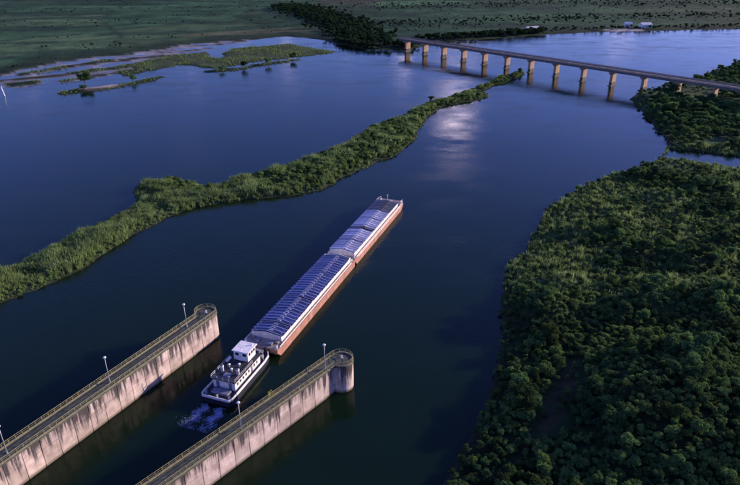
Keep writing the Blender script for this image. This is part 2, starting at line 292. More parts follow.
MOUNDS = [(64, 184, 7, 5, 2.2), (86, 168, 8, 6, 2.5), (78, 222, 9, 6, 2.2), (112, 200, 9, 6, 2.5), (96, 245, 10, 6, 2.0), (60, 120, 6, 7, 1.6), (84, 136, 8, 6, 2.2), (90, 112, 8, 7, 2.0), (48, 150, 5, 5, 1.6), (130, 262, 10, 7, 2), (50, 166, 11, 9, 6.0), (74, 124, 19, 20, 7.5), (62, 104, 20, 12, 2.5), (110, 172, 22, 10, 5.0), (100, 150, 10, 10, 2.5), (36, 130, 8, 12, 1.4), (235, 470, 34, 40, 2)]
def height(P, s=None):
    if s is None: s = land(P)
    x, y = P[:, 0], P[:, 1]
    z = np.where(s > 0, np.clip(s / 5, 0, 1) * 0.7, np.maximum(-2.5, s * 0.35))
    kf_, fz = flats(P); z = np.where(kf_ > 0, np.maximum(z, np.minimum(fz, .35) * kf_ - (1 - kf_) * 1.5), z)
    on = np.clip(s / 12, 0, 1)
    z = z + on * (fbm(x / 25, y / 25) - 0.35) * 1.4
    for mx, my, a, b, h in MOUNDS: z = z + on * 1.15 * h * np.exp(-((x - mx) / a) ** 2 - ((y - my) / b) ** 2)
    z = z + on * np.clip((y - 900) / 1500, 0, 1) * (fbm(x / 500, y / 500, 3) - 0.3) * 25
    return z

# ------------------------------------------------------------------ ground and water
def build_ground():
    th = np.concatenate([np.arange(-40, 40.01, 0.33), np.arange(44, 317, 4.0)])
    rr = [15.0]
    while rr[-1] < 1500: rr.append(rr[-1] * 1.0115 + 0.02)
    while rr[-1] < 60000: rr.append(rr[-1] * 1.2)
    rr = np.array(rr); nt_, nr = len(th), len(rr)
    TH, RR = np.meshgrid(np.radians(th), rr); P = np.stack([(RR * np.sin(TH)).ravel(), (RR * np.cos(TH)).ravel()], 1)
    s = land(P); z = height(P, s)
    P = np.vstack([P, [[0, 0]]]); z = np.append(z, -2.5); s = np.append(s, -9)
    x, y = P[:, 0], P[:, 1]
    i, j = np.meshgrid(np.arange(nr - 1), np.arange(nt_), indexing='ij'); j2 = (j + 1) % nt_
    quads = np.stack([i * nt_ + j, (i + 1) * nt_ + j, (i + 1) * nt_ + j2, i * nt_ + j2], -1).reshape(-1, 4)[:, ::-1]
    c0 = len(P) - 1
    faces = quads.tolist() + [(c0, (k + 1) % nt_, k) for k in range(nt_)]
    me = bpy.data.meshes.new('ground'); me.from_pydata(np.column_stack([P, z]).tolist(), [], faces)
    # cover colours: understorey, farm fields, bare soil, sand, mud, sky reflection painted on the shallows
    c = np.tile(np.array([0.018, 0.036, 0.015]), (len(P), 1))
    fa = 0.35; u = (x * math.cos(fa) + y * math.sin(fa)); v = (-x * math.sin(fa) + y * math.cos(fa))
    u = u + (fbm(x / 200, y / 200) - 0.5) * 120; v = v + (fbm(x / 200 + 9, y / 200) - 0.5) * 120
    cu = np.floor(u / 190).astype(int); cv = np.floor(v / 105 + 0.37 * (cu % 3)).astype(int)
    h1 = _perm[cu & 255, cv & 255]; h2 = _perm[(cu + 91) & 255, (cv + 37) & 255]
    pal = np.array([[0.028, 0.080, 0.042], [0.042, 0.115, 0.056], [0.055, 0.135, 0.068], [0.034, 0.090, 0.046], [0.065, 0.125, 0.064], [0.040, 0.080, 0.046]])
    fld = pal[(h1 * 5.999).astype(int)] * (0.8 + 0.4 * h2)[:, None]
    far = np.clip((sdf(FAR_BANK, P) - 25) / 30, 0, 1)[:, None]
    rough_ = (0.35 + 1.2 * fbm(x / 160, y / 45, 5))[:, None]
    eu = np.abs((u / 190) % 1 - .5); ev = np.abs((v / 105 + 0.37 * (cu % 3)) % 1 - .5); hg = (np.clip((np.maximum(eu - .475, ev - .455) / .02), 0, 1) * .7)[:, None]; fld = fld * (1 - hg) * np.array([.85, .80, .68]) + np.array([0.012, 0.030, 0.014]) * hg
    fld = fld * rough_; scr = np.clip((fbm(x / 140 + 31, y / 38 + 5, 5) - .50) / .08, 0, 1)[:, None] * .75; fld = fld * (1 - scr) + np.array([0.014, 0.040, 0.020]) * scr
    c = c * (1 - far) + fld * far
    rbk = (np.clip(sdf(RIGHT_BANK, P) / 8, 0, 1) * np.clip((y - 155) / 20, 0, 1))[:, None]; c = c * (1 - rbk) + np.array([0.050, 0.085, 0.034]) * rbk
    mar = np.clip(np.maximum(sdf(MARSH, P), sdf(STRIP, P)) / 4, 0, 1)[:, None]; c = c * (1 - mar) + np.array([0.050, 0.075, 0.030]) * mar
    tan_ = np.clip(1 - np.abs(sdf([(-225, 800), (-60, 850), (-20, 905), (-60, 915), (-150, 868), (-260, 815)], P) - 12) / 12, 0, 1)[:, None] * 0.55; c = c * (1 - tan_) + np.array([0.15, 0.12, 0.065]) * tan_
    brn = np.clip(sdf([(-110, 1190), (10, 1180), (40, 1300), (-90, 1330)], P) / 12, 0, 1)[:, None] * .6; c = c * (1 - brn) + np.array([0.050, 0.032, 0.024]) * brn
    cl = np.clip(sdf(CLEARING, P) / 3, 0, 1)[:, None] * 0.55; c = c * (1 - cl) + np.array([0.065, 0.048, 0.034]) * cl
    sand = np.clip((sdf([(-222, 500), (-232, 512), (-212, 524), (-200, 524), (-206, 508)], P) + 3) / 6, 0, 1)[:, None]; c = c * (1 - sand) + np.array([0.50, 0.42, 0.38]) * sand
    sand = (np.clip((sdf([(300, 826), (300, 850), (345, 852), (345, 828)], P) + 4) / 8, 0, 1) * np.clip(1 - (s - 14) / 8, 0, 1))[:, None]; c = c * (1 - sand) + np.array([0.50, 0.46, 0.42]) * sand
    mud = (np.clip(1 - s / 3.0, 0, 1) * 0.6)[:, None]; c = c * (1 - mud) + np.array([0.045, 0.040, 0.030]) * mud
    kf_, fz = flats(P); md = (np.clip(kf_ * 1.5, 0, 1) * np.clip(1 - (z - .10) / .12, 0, 1) * (s < 3))[:, None]; c = c * (1 - md) + np.array([0.24, 0.24, 0.27]) * md  # mud painted pale for the sky mirrored in calm shallows
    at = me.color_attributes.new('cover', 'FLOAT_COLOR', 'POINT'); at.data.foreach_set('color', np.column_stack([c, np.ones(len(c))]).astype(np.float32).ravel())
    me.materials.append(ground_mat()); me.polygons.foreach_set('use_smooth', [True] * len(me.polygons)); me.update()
    o = bpy.data.objects.new('ground', me); COL.objects.link(o)
    tag(o, 'dark green river banks, marsh islets and far fields', 'ground', kind='structure')
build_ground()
w = MB(); Lw = 60000
w.add([(-Lw, -Lw, 0), (Lw, -Lw, 0), (Lw, Lw, 0), (-Lw, Lw, 0)], [(0, 1, 2, 3)])
tag(w.build('river_water', water_mat()), 'dark blue river water with faint ripples', 'water', kind='structure')

# ------------------------------------------------------------------ lock guide walls
def guide_wall(name, p0, ang, s0, s1, width, out, label, top=8.2, rad=3.1):
    """local x across (0 = visible face, negative = away), local y along towards the open river; out = +1 when the round end bulges past the visible face"""
    rz = -R(ang)
    root = empty(name, (p0[0], p0[1], 0), rz, label, 'guide wall')
    cxr = 0.0 if out > 0 else -width; cy = s1
    if out > 0: cxr = -width + rad
    else: cxr = -rad
    # body: straight shaft plus round head
    MB().box(-width + 0.15, -0.15, s0, s1, -4, top - 0.55).build('wall_core', M_CONC, root)
    hd = MB(); hd.lathe([(rad - 0.02, -4), (rad - 0.02, top - 0.55)], cxr, cy, 28).build('round_head', M_CONC, root)
    # cast panels in two lifts with open joints between
    pl, gap = 4.2, 0.16; n = int((s1 - s0 - (2.2 if out > 0 else 0.4)) / pl)
    lo = MB().bbox(-0.14, 0.02, 0, pl - gap, -2.5, 4.6, 0.03).build('panel', M_CONC, root)
    up = MB().bbox(-0.14, 0.0, 0, pl - gap, 4.72, top - 0.56, 0.03).build('panel', M_CONC, root)
    lo.location.y = s0; up.location.y = s0
    for k in range(1, n):
        same(lo, 'panel', root, (random.uniform(-.012, .012), s0 + k * pl, 0)); same(up, 'panel', root, (random.uniform(-.012, .012), s0 + k * pl, 0))
    # rubbing pilasters on the channel side
    # deck slab with the round platform
    sl = MB(); sl.box(-width - 0.12, 0.14, s0, s1, top - 0.55, top - 0.15)
    sl.build('deck_slab', M_DECKCONC, root)
    sl = MB(); sl.lathe([(rad + 0.12, top - 0.549), (rad + 0.12, top - 0.10)], cxr, cy, 28); sl.build('round_platform', M_DECKCONC, root)
    # kerbs: channel-side and outer-side, then round the head
    def arc(r, a0, a1, m): return [(cxr + r * math.cos(R(a0 + (a1 - a0) * k / m)), cy + r * math.sin(R(a0 + (a1 - a0) * k / m))) for k in range(m + 1)]
    if out > 0:
        ys_f = s1 - math.sqrt(max(0, rad ** 2 - (0 - cxr) ** 2)); ys_b = s1
        a0 = math.degrees(math.atan2(ys_f - cy, 0 - cxr)); a1 = 180
    else:
        ys_f = s1; ys_b = s1 - math.sqrt(max(0, rad ** 2 - (-width - cxr) ** 2))
        a0 = 0; a1 = 360 + math.degrees(math.atan2(ys_b - cy, -width - cxr)) if ys_b < cy else 180
    MB().bbox(-0.28, 0.13, s0, ys_f, top - 0.15, top + 0.18).build('kerb', M_KERB, root)
    MB().bbox(-width - 0.11, -width + 0.28, s0, ys_b, top - 0.15, top + 0.18).build('kerb', M_KERB, root)
    kr = MB(); A = arc(rad + 0.1, a0, a1, 26); B = arc(rad - 0.28, a0, a1, 26)
    kr.loft([[(a[0], a[1], top - 0.1), (a[0], a[1], top + 0.17), (b[0], b[1], top + 0.17), (b[0], b[1], top - 0.1)] for a, b in zip(A, B)]); kr.build('round_kerb', M_KERB, root)
    # railings
    def railing(path):
        L = [0]
        for a, b in zip(path, path[1:]): L.append(L[-1] + math.dist(a, b))
        for h_, r_, nm in ((1.12, 0.055, 'top_rail'), (0.65, 0.035, 'middle_rail')):
            MB().tube([(a[0], a[1], top + h_) for a in path], r_, 6).build(nm, M_RAIL, root)
        ps = MB(); d = 0.0
        while d < L[-1]:
            k = max(i for i in range(len(L)) if L[i] <= d); k = min(k, len(L) - 2); t = (d - L[k]) / (L[k + 1] - L[k])
            x = path[k][0] + (path[k + 1][0] - path[k][0]) * t; y = path[k][1] + (path[k + 1][1] - path[k][1]) * t
            ps.box(x - .045, x + .045, y - .045, y + .045, top - 0.1, top + 1.13); d += 1.6
        tag(ps.build('railing_posts', M_RAIL, root), kind='stuff')
    railing([(-0.08, s0), (-0.08, ys_f)] + arc(rad - 0.1, a0, a1, 26)[1:-1] + [(-width + 0.08, ys_b), (-width + 0.08, s0)])
    return root, cxr, cy
GW_L = guide_wall('guide_wall', (-75.6, 97.7), 28.7, -46, 64.5, 4.1, -1, 'stained concrete guide wall at the left edge, round end beyond the tug')
GW_R = guide_wall('guide_wall', (-40.4, 91.7), 39.2, -46, 52.6, 3.6, 1, 'stained concrete guide wall at the bottom centre, nearer the wooded bank')

def wall_pt(p0, ang, s, off):
    a = R(ang); return (p0[0] + math.sin(a) * s - math.cos(a) * off, p0[1] + math.cos(a) * s + math.sin(a) * off)
def make_lamp():
    r = empty('lamp_post')
    MB().lathe([(0.22, 0), (0.22, 0.12), (0.15, 0.16), (0.15, 0.6), (0.09, 0.7)], seg=10).build('base', M_GALV, r)
    MB().tube([(0, 0, 0.5), (0, 0, 3.5), (0, 0, 6.9)], 0.105, 8, 0.07).build('pole', M_GALV, r, True)
    h = MB(); h.lathe([(0.08, 6.85), (0.14, 6.95), (0.36, 7.05), (0.42, 7.16), (0.34, 7.32), (0.12, 7.42)], seg=12); h.build('lamp_head', M_LAMP, r, True)
    MB().box(-.09, .09, -.16, -.07, 0.9, 1.5).build('junction_box', M_GALV, r)
    return r
LP = make_lamp()
lamps = [((-75.6, 97.7), 28.7, 2.6, 1.9, 'thin lamp post on the left guide wall nearest the left edge of the photo'),
         ((-75.6, 97.7), 28.7, 29.3, 1.9, 'thin lamp post halfway along the left guide wall'),
         ((-75.6, 97.7), 28.7, 56.5, 2.6, 'thin lamp post near the round end of the left guide wall'),
         ((-40.4, 91.7), 39.2, 47.2, 1.0, 'thin lamp post near the round end of the right guide wall'),
         ((-40.4, 91.7), 39.2, 20.0, 0.8, 'thin lamp post on the right guide wall, level with the stern of the tug')]
for k, (p0, a, s, off, lab) in enumerate(lamps):
    o = LP if k == 0 else copy_tree(LP); x, y = wall_pt(p0, a, s, off); o.location = (x, y, 8.06); o.rotation_euler = (R(random.uniform(-.6, .6)), 0, random.random())
    tag(o, lab, 'lamp post', 'lamp posts along the guide walls')

def make_bollard():
    r = empty('mooring_bollard')
    MB().box(-.45, .45, -.3, .3, 0, .06).build('base_plate', M_GALV, r)
    MB().lathe([(.2, .05), (.17, .15), (.17, .42), (.27, .5), (.27, .6), (.18, .66)], seg=12).build('post', M_LAMP, r, True)
    return r
b0 = make_bollard(); a_ = R(39.2)
b0.location = (*wall_pt((-40.4, 91.7), 39.2, 53.2, 0.9), 8.11); tag(b0, 'small pale mooring bollard on the round end of the right guide wall', 'bollard', 'mooring bollards')
b1 = copy_tree(b0); b1.location = (*wall_pt((-75.6, 97.7), 28.7, 64.6, 3.0), 8.11); tag(b1, 'small pale mooring bollard on the round end of the left guide wall', 'bollard', 'mooring bollards')
# ladder hoop on the far railing of the right wall
lh = empty('ladder_hoop', (*wall_pt((-40.4, 91.7), 39.2, 31.5, 3.5), 8.05), -a_, 'yellow ladder hoop on the channel side of the right guide wall', 'ladder')
MB().tube([(-.2, -.35, 0), (-.2, -.35, 1.45), (-.5, -.35, 1.6), (-.75, -.35, 1.2), (-.75, -.35, -8)], .06, 6).build('stringer', M_YEL, lh)
MB().tube([(-.2, .35, 0), (-.2, .35, 1.45), (-.5, .35, 1.6), (-.75, .35, 1.2), (-.75, .35, -8)], .06, 6).build('stringer', M_YEL, lh)
rg = MB()
for k in range(26): rg.tube([(-.75, -.35, 1.0 - k * .34), (-.75, .35, 1.0 - k * .34)], .03, 5)
tag(rg.build('rungs', M_YEL, lh), kind='stuff')

# ------------------------------------------------------------------ barges
HD = 20.2; hF = Vector((math.sin(R(HD)), math.cos(R(HD)), 0)); BL, BW = 58.4, 5.75; DZ = 2.6
def make_barge(loc, label, scheme, raked):
    root = empty('cargo_barge', loc, -R(HD), label, 'barge', 'barges pushed by the tug')
    # hull with chamfered stern and (front barge) a raked bow
    h = MB(); st = []
    ys = [(0, 1.2, 0.97), (2.5, -1.2, 1.0), (BL - 9, -1.2, 1.0), (BL - 5, -0.4 if raked else -1.2, 1.0), (BL - 1.2, 0.9 if raked else -1.2, 0.96 if raked else 1.0), (BL, 1.5 if raked else -1.0, 0.86 if raked else 0.98)]
    for y, zb, kx in ys:
        x = BW * kx; st.append([(-x + .25, y, zb), (x - .25, y, zb), (x, y, zb + .3), (x, y, DZ), (-x, y, DZ), (-x, y, zb + .3)])
    h.loft(st); h.build('hull', M_HULL, root)
    dk = MB(); dk.prism([(-BW + .06, .06), (BW - .06, .06), (BW - .06, BL - 2.2), ((BW - .06) * (.87 if raked else .98), BL - .06), (-(BW - .06) * (.87 if raked else .98), BL - .06), (-BW + .06, BL - 2.2)], DZ - .02, DZ + .03); dk.build('deck', M_BDECK, root)
    # rubbing strakes and frame ribs on the sides
    for sx in (-1, 1):
        m = MB(); m.box(min(sx * (BW - .02), sx * (BW + .10)), max(sx * (BW - .02), sx * (BW + .10)), 2.5, BL - 6, DZ - .32, DZ - .06); m.build('rubbing_strake', M_CREAM if scheme == 'fwd' else M_HULL, root)
        m = MB(); m.box(min(sx * (BW - .25), sx * (BW - .13)), max(sx * (BW - .25), sx * (BW - .13)), 1.5, BL - 3, DZ + .02, DZ + .32); m.build('deck_edge_strip', M_CREAM, root)
    # coaming
    y0, y1 = (4.2, BL - 1.8) if scheme == 'aft' else (1.6, BL - 6.5); cw = 4.75; ct = DZ + 1.55
    for sx in (-1, 1):
        a = sx * cw; b = sx * (cw - .16)
        cside = MB().box(min(a, b), max(a, b), y0, y1, DZ + .03, ct).build('coaming_side', M_CREAM, root)
        stf = MB(); yy = y0 + 1.5
        while yy < y1 - 1: stf.box(min(sx * cw, sx * (cw + .06)), max(sx * cw, sx * (cw + .06)), yy, yy + .08, DZ + .03, ct - .15); yy += 3.0
        tag(stf.build('stiffeners', M_CREAM, cside), kind='stuff')
    for ya, yb in ((y0, y0 + .16), (y1 - .16, y1)):
        e = MB(); e.prism([(-cw + .17, ya), (cw - .17, ya), (cw - .17, yb), (-cw + .17, yb)], DZ + .03, ct)
        e.add([(-cw, ya, ct), (cw, ya, ct), (0, ya, ct + .72), (-cw, yb, ct), (cw, yb, ct), (0, yb, ct + .72)], [(0, 1, 2), (5, 4, 3), (1, 4, 5, 2), (0, 2, 5, 3)])
        e.build('coaming_end', M_CREAM, root)
    MB().box(-cw + .2, cw - .2, y0 + .3, y1 - .3, DZ + .04, DZ + .9).build('hold_cargo', M_DARKHOLD, root)
    # peaked hatch covers, one by one
    cl = 1.62; protos = {}
    def cover(style, mt):
        m = MB(); e = .13; top = lambda x, dz: ct + .04 + .78 * (1 - abs(x) / 5.0) + dz
        xs = [-5.0, -3.4, -1.7, 0, 1.7, 3.4, 5.0]; rings = []
        for y, dz in ((0, 0), (cl - .05, 0)):
            rings.append([(x, y, top(x, .0)) for x in xs] + [(x, y, top(x, .09)) for x in reversed(xs)])
        m.loft(rings)
        c = m.build('hatch_cover', mt, root)
        rb = MB()
        for ya in (0.0, cl - .05 - e):
            rb.loft([[(x, ya, top(x, .085)), (x, ya + e, top(x, .085)), (x, ya + e, top(x, .20)), (x, ya, top(x, .20))][::-1] for x in xs])
        rb.build('edge_rib', M_RIB if style != 'grey' else M_GREYC, c)
        lt = MB().box(.15, 1.35, cl * .5 - .16, cl * .5 + .16, top(1.3, .08), top(.15, .17)); lt.build('glint_plate', M_LILAC if style == 'blue' else (M_WHITE if style == 'lilac' else M_GREYC), c)  # pale ridge plate standing in for the skylight glint on each cover
        for sx in (-1, 1):
            MB().box(min(sx * 4.0, sx * 4.35), max(sx * 4.0, sx * 4.35), cl * .5 - .05, cl * .5 + .05, top(4.35, .08), top(4.0, .2)).build('lug', M_RIB, c)
        return c
    y = y0 + .25; i = 0; gaps = {3: .55, 12: .7, 22: .5} if scheme == 'aft' else {5: .5, 11: .9, 17: .6, 22: .5}
    while y + cl < y1 - .2:
        style = 'blue' if scheme == 'aft' else ('lilac' if i < 22 and not 11 <= i < 12 else 'grey')
        if style not in protos:
            c = cover(style, {'blue': M_BLUE, 'lilac': M_LILAC, 'grey': M_GREYC}[style]); protos[style] = c
        else: c = copy_tree(protos[style], root)
        c.location = (random.uniform(-.05, .05), y, random.choice((0, 0, 0, .05))); y += cl; i += 1
        if i in gaps: y += gaps[i]
    # deck fittings
    for bx_, by in ((-4.9, 1.1), (4.9, 1.1), (-4.6 if raked else -4.9, BL - 1.2), (4.6 if raked else 4.9, BL - 1.2)):
        m = MB()
        for d in (-.28, .28): m.lathe([(.14, DZ), (.14, DZ + .5), (.19, DZ + .55), (.17, DZ + .62)], bx_, by + d, 8)
        m.box(bx_ - .25, bx_ + .25, by - .5, by + .5, DZ + .02, DZ + .1); m.build('bitts', M_WHITE if raked else M_CREAM, root)
    if raked:
        m = MB(); m.box(-.8, .8, BL - 3.6, BL - 2.4, DZ + .02, DZ + .9); m.tube([(-1, BL - 3, DZ + .6), (1, BL - 3, DZ + .6)], .32, 10); m.build('anchor_winch', M_GALV, root)
        m = MB(); m.tube([(-1.6, BL - 1.0, DZ), (-1.6, BL - 1.0, DZ + 2.2)], .06, 6); m.lathe([(.2, DZ + 2.15), (.22, DZ + 2.4), (.1, DZ + 2.5)], -1.6, BL - 1.0, 8); m.build('bow_light', M_WHITE, root)
        m = MB()
        for sx in (-1, 1):
            pts = [(sx * BW * .95, BL - 4.5), (sx * BW * .93, BL - 2.0), (sx * BW * .84, BL - .2)]
            for k, p in enumerate(pts): m.tube([(p[0], p[1], DZ), (p[0], p[1], DZ + 1.0)], .05, 5)
            m.tube([(p[0], p[1], DZ + 1.0) for p in pts], .05, 5)
        m.build('bow_railing', M_CREAM, root)
    else:
        m = MB(); m.box(-2.2, -1.0, 1.2, 2.8, DZ + .02, DZ + .95); m.build('stern_locker', M_TGREY, root)
        m = MB(); m.box(1.4, 3.0, 1.4, 2.6, DZ + .02, DZ + .6); m.build('pump_casing', M_TGREY, root)
        for sx in (-1, 1):
            m = MB(); m.box(min(sx * 3.2, sx * 4.2), max(sx * 3.2, sx * 4.2), 2.9, 3.8, DZ + .02, DZ + .4); m.build('access_hatch', M_BDECK, root)
    return root
AFT0 = Vector((-30.9, 146.7, 0))
make_barge(AFT0, 'red-hulled cargo barge with deep blue hatch covers, next to the tug', 'aft', False)
make_barge(AFT0 + hF * (BL + .5), 'red-hulled cargo barge with paler lilac and grey covers, leading the convoy', 'fwd', True)

# ------------------------------------------------------------------ pusher tug
TL = 22.0; tg = empty('pusher_tug', AFT0 - hF * (TL + .55), -R(HD), 'white and navy pusher tug with white wheelhouse behind the barges', 'tug')
def tplan(k=1.0, dy=0.0): return [(-3.9 * k, dy), (3.9 * k, dy), (4.35 * k, .9 + dy), (4.35 * k, 17.5), (4.0 * k, 20.4 - dy), (3.0 * k, TL - dy), (-3.0 * k, TL - dy), (-4.0 * k, 20.4 - dy), (-4.35 * k, 17.5), (-4.35 * k, .9 + dy)]
h = MB(); P0 = tplan(.9, .5); P1 = tplan(); h.loft([[(x, y, -1.4) for x, y in P0], [(x, y, .2) for x, y in P1], [(x, y, 1.55) for x, y in P1]]); h.build('hull', M_NAVY, tg)
MB().prism(tplan(.985, .07), 1.5, 1.6).build('deck', M_TDECK, tg)
bw = MB(); o_ = tplan(); i_ = tplan(.96, .16)
rings = [[(a[0], a[1], 1.55), (a[0], a[1], 2.25), (b[0], b[1], 2.25), (b[0], b[1], 1.6)] for a, b in zip(o_, i_)]
bw.loft(rings + [rings[0]], cap=False); bw.build('bulwark', M_WHITE, tg)
fn = MB(); fn.loft([[(a[0] * s, 11 + (a[1] - 11) * t, z) for a in o_] for s, t, z in ((1.0, 1.0, 1.2), (1.025, 1.012, 1.22), (1.025, 1.012, 1.5), (1.0, 1.0, 1.54))], cap=False); fn.build('rubber_fender', M_RUBBER, tg)
# deckhouse
hs = MB().bbox(-3.2, 3.2, 4.4, 17.2, 1.6, 4.2, .04).build('deckhouse', M_WHITE, tg)
MB().bbox(-3.55, 3.55, 4.0, 17.6, 4.2, 4.36, .03).build('boat_deck', M_TDECK, tg)
pane0 = None; door0 = None
for sx in (-1, 1):
    for k, y in enumerate((5.6, 7.0, 8.4, 9.8, 11.2, 14.0, 15.4)):
        f = MB().box(min(sx * 3.19, sx * 3.25), max(sx * 3.19, sx * 3.25), y - .42, y + .42, 2.65, 3.65).build('window', M_WHITE, hs)
        MB().box(min(sx * 3.2, sx * 3.265), max(sx * 3.2, sx * 3.265), y - .34, y + .34, 2.73, 3.57).build('pane', M_GLASS, f)
    d = MB().box(min(sx * 3.19, sx * 3.27), max(sx * 3.19, sx * 3.27), 12.2, 13.1, 1.62, 3.7).build('door', M_TGREY, hs)
    MB().box(min(sx * 3.27, sx * 3.34), max(sx * 3.27, sx * 3.34), 12.28, 12.4, 2.6, 2.75).build('handle', M_GALV, d)
for x in (-1.8, 1.8):
    d = MB().box(x - .45, x + .45, 4.32, 4.41, 1.62, 3.7).build('door', M_TGREY, hs); MB().box(x + .25, x + .37, 4.26, 4.32, 2.6, 2.75).build('handle', M_GALV, d)
# wheelhouse
wh = MB(); wh.loft([[(-2.1, 13.1, 4.36), (2.1, 13.1, 4.36), (2.1, 16.9, 4.36), (-2.1, 16.9, 4.36)], [(-2.1, 13.1, 7.1), (2.1, 13.1, 7.1), (2.1, 17.15, 7.1), (-2.1, 17.15, 7.1)]]); wh = wh.build('wheelhouse', M_WHITE, tg)
MB().bbox(-2.45, 2.45, 12.75, 17.6, 7.1, 7.34, .06).build('wheelhouse_roof', M_WHITE, tg)
for k in range(4):
    x = -1.5 + k * 1.0
    f = MB().box(x - .44, x + .44, 17.0, 17.2, 5.75, 6.9).build('window', M_WHITE, wh); MB().box(x - .38, x + .38, 17.1, 17.22, 5.82, 6.83).build('pane', M_GLASS, f)
for sx in (-1, 1):
    for y in (14.0, 15.2, 16.3):
        f = MB().box(min(sx * 2.09, sx * 2.14), max(sx * 2.09, sx * 2.14), y - .48, y + .48, 5.75, 6.85).build('window', M_WHITE, wh); MB().box(min(sx * 2.1, sx * 2.155), max(sx * 2.1, sx * 2.155), y - .41, y + .41, 5.82, 6.78).build('pane', M_GLASS, f)
for x in (-1.1, 1.1):
    f = MB().box(x - .6, x + .6, 13.06, 13.11, 5.75, 6.75).build('window', M_WHITE, wh); MB().box(x - .52, x + .52, 13.045, 13.1, 5.82, 6.68).build('pane', M_GLASS, f)
# mast, funnels, vents, raft canisters
m = MB(); m.tube([(0, 13.4, 7.3), (0, 13.3, 10.2)], .09, 8, .05); m.tube([(-.9, 13.35, 9.2), (.9, 13.35, 9.2)], .04, 6); ms = m.build('mast', M_WHITE, tg)
MB().box(-.85, .85, 13.5, 13.68, 8.2, 8.36).build('radar_bar', M_WHITE, ms)
MB().lathe([(.2, 7.3), (.24, 7.6), (.12, 7.8)], 1.5, 16.6, 10).build('searchlight', M_WHITE, tg)
for x in (-2.3, 2.3):
    fu = MB().lathe([(.42, 4.36), (.40, 5.6), (.46, 5.65), (.44, 5.95)], x, 7.6, 12).build('funnel', M_WHITE, tg, True)
    MB().lathe([(.3, 5.9), (.3, 6.02)], x, 7.6, 10).build('funnel_opening', M_RUBBER, fu)
for x, y in ((-1.5, 9.6), (.1, 8.1), (.9, 10.6)):
    v = MB(); v.lathe([(.17, 4.36), (.17, 5.0), (.36, 5.05), (.38, 5.25), (.15, 5.4)], x, y, 10); v.build('vent_cowl', M_WHITE, tg, True)
rf = MB(); rf.tube([(-3.0, 10.9, 4.95), (-3.0, 11.1, 4.95), (-3.0, 12.5, 4.95), (-3.0, 12.7, 4.95)], .36, 10); rf.build('raft_canister', M_WHITE, tg, True)
MB().bbox(-.9, .9, 5.4, 7.0, 4.36, 4.75).build('skylight', M_TGREY, tg)
# boat deck railing
m = MB(); rp_ = [(3.45, 13.0), (3.45, 4.1), (-3.45, 4.1), (-3.45, 13.0)]
for zz_ in (4.85, 5.35): m.tube([(x, y, zz_) for x, y in rp_], .03, 5)
for a, b in zip(rp_, rp_[1:]):
    nn = int(math.dist(a, b) / 1.5)
    for k in range(nn + 1): x = a[0] + (b[0] - a[0]) * k / nn; y = a[1] + (b[1] - a[1]) * k / nn; m.tube([(x, y, 4.36), (x, y, 5.36)], .03, 5)
m.build('boat_deck_railing', M_WHITE, tg)
# aft deck
MB().bbox(-2.4, 2.4, 1.9, 3.7, 1.6, 2.15).build('engine_hatch', M_TGREY, tg)
for x in (-3.3, 3.3):
    m = MB()
    for d in (-.25, .25): m.lathe([(.13, 1.6), (.13, 2.2), (.18, 2.25), (.16, 2.32)], x, 1.2 + d, 8)
    m.build('bitts', M_GALV, tg)
MB().lathe([(.3, 1.6), (.2, 1.8), (.2, 2.1), (.34, 2.2), (.3, 2.3)], 0, .95, 12).build('capstan', M_GALV, tg)
# push knees and winches at the bow
for x in (-2.2, 2.2):
    MB().prism([(x - .5, TL - .25), (x + .5, TL - .25), (x + .5, TL + .4), (x - .5, TL + .4)], -.2, 3.0).build('push_knee', M_RUBBER, tg)
    m = MB(); m.tube([(x - .6, 19.4, 2.15), (x + .6, 19.4, 2.15)], .38, 10); m.box(x - .7, x + .7, 19.0, 19.8, 1.6, 1.85); m.build('coupling_winch', M_GALV, tg)
m = MB()
for x in (2.35, 3.45): m.tube([(x, 18.4, 1.6), (x, 18.4, 4.2)], .06, 6)
m.tube([(2.35, 18.4, 4.2), (3.45, 18.4, 4.2)], .06, 6)
m.build('boarding_frame', M_WHITE, tg)
for x, y, z in ((3.3, 10.5, 3.9), ):
    pass
# wake: two streaks of churned water behind the propellers
wk = MB()
for sx in (-1, 1):
    for k in range(2200):
        t = random.random() ** .8; y = -.6 - t * 9; x = sx * (2.1 + .45 * t) + random.gauss(0, .42 + .75 * t) + .5 * math.sin(y * 1.7 + sx)
        if random.random() < t * .72: continue
        r = random.uniform(.05, .20) * (1.15 - .4 * t); n = 7; ph = random.random() * 6.28; el = random.uniform(.35, .8); an = random.gauss(1.57, .45); ca, sa = math.cos(an), math.sin(an)
        rim = []; z0 = random.uniform(.01, .05)
        for q in range(n):
            a = 2 * math.pi * q / n + ph; rr_ = r * random.uniform(.7, 1.2); u_, v_ = rr_ * math.cos(a) * 2.3, rr_ * math.sin(a) * el; rim.append((x + u_ * ca - v_ * sa, y + u_ * sa + v_ * ca, -.03))
        wk.add(rim + [(x, y, z0 + r * .12)], [(q, (q + 1) % n, n) for q in range(n)])
wko = wk.build('propeller_wash', M_FOAM, None, True); wko.location = tg.location; wko.rotation_euler = tg.rotation_euler
tag(wko, 'bluish churned propeller wash trailing the tug stern', 'wake', kind='stuff')

# ------------------------------------------------------------------ bridge
BD = Vector((0.648, -0.7616, 0)); BN = Vector((0.7616, 0.648, 0)); B0 = Vector((32.5, 683.7, 0)) + BN * 5.6
br = empty('road_bridge', B0, math.atan2(BD.y, BD.x), 'long low concrete road bridge on wall piers across the river', 'bridge')
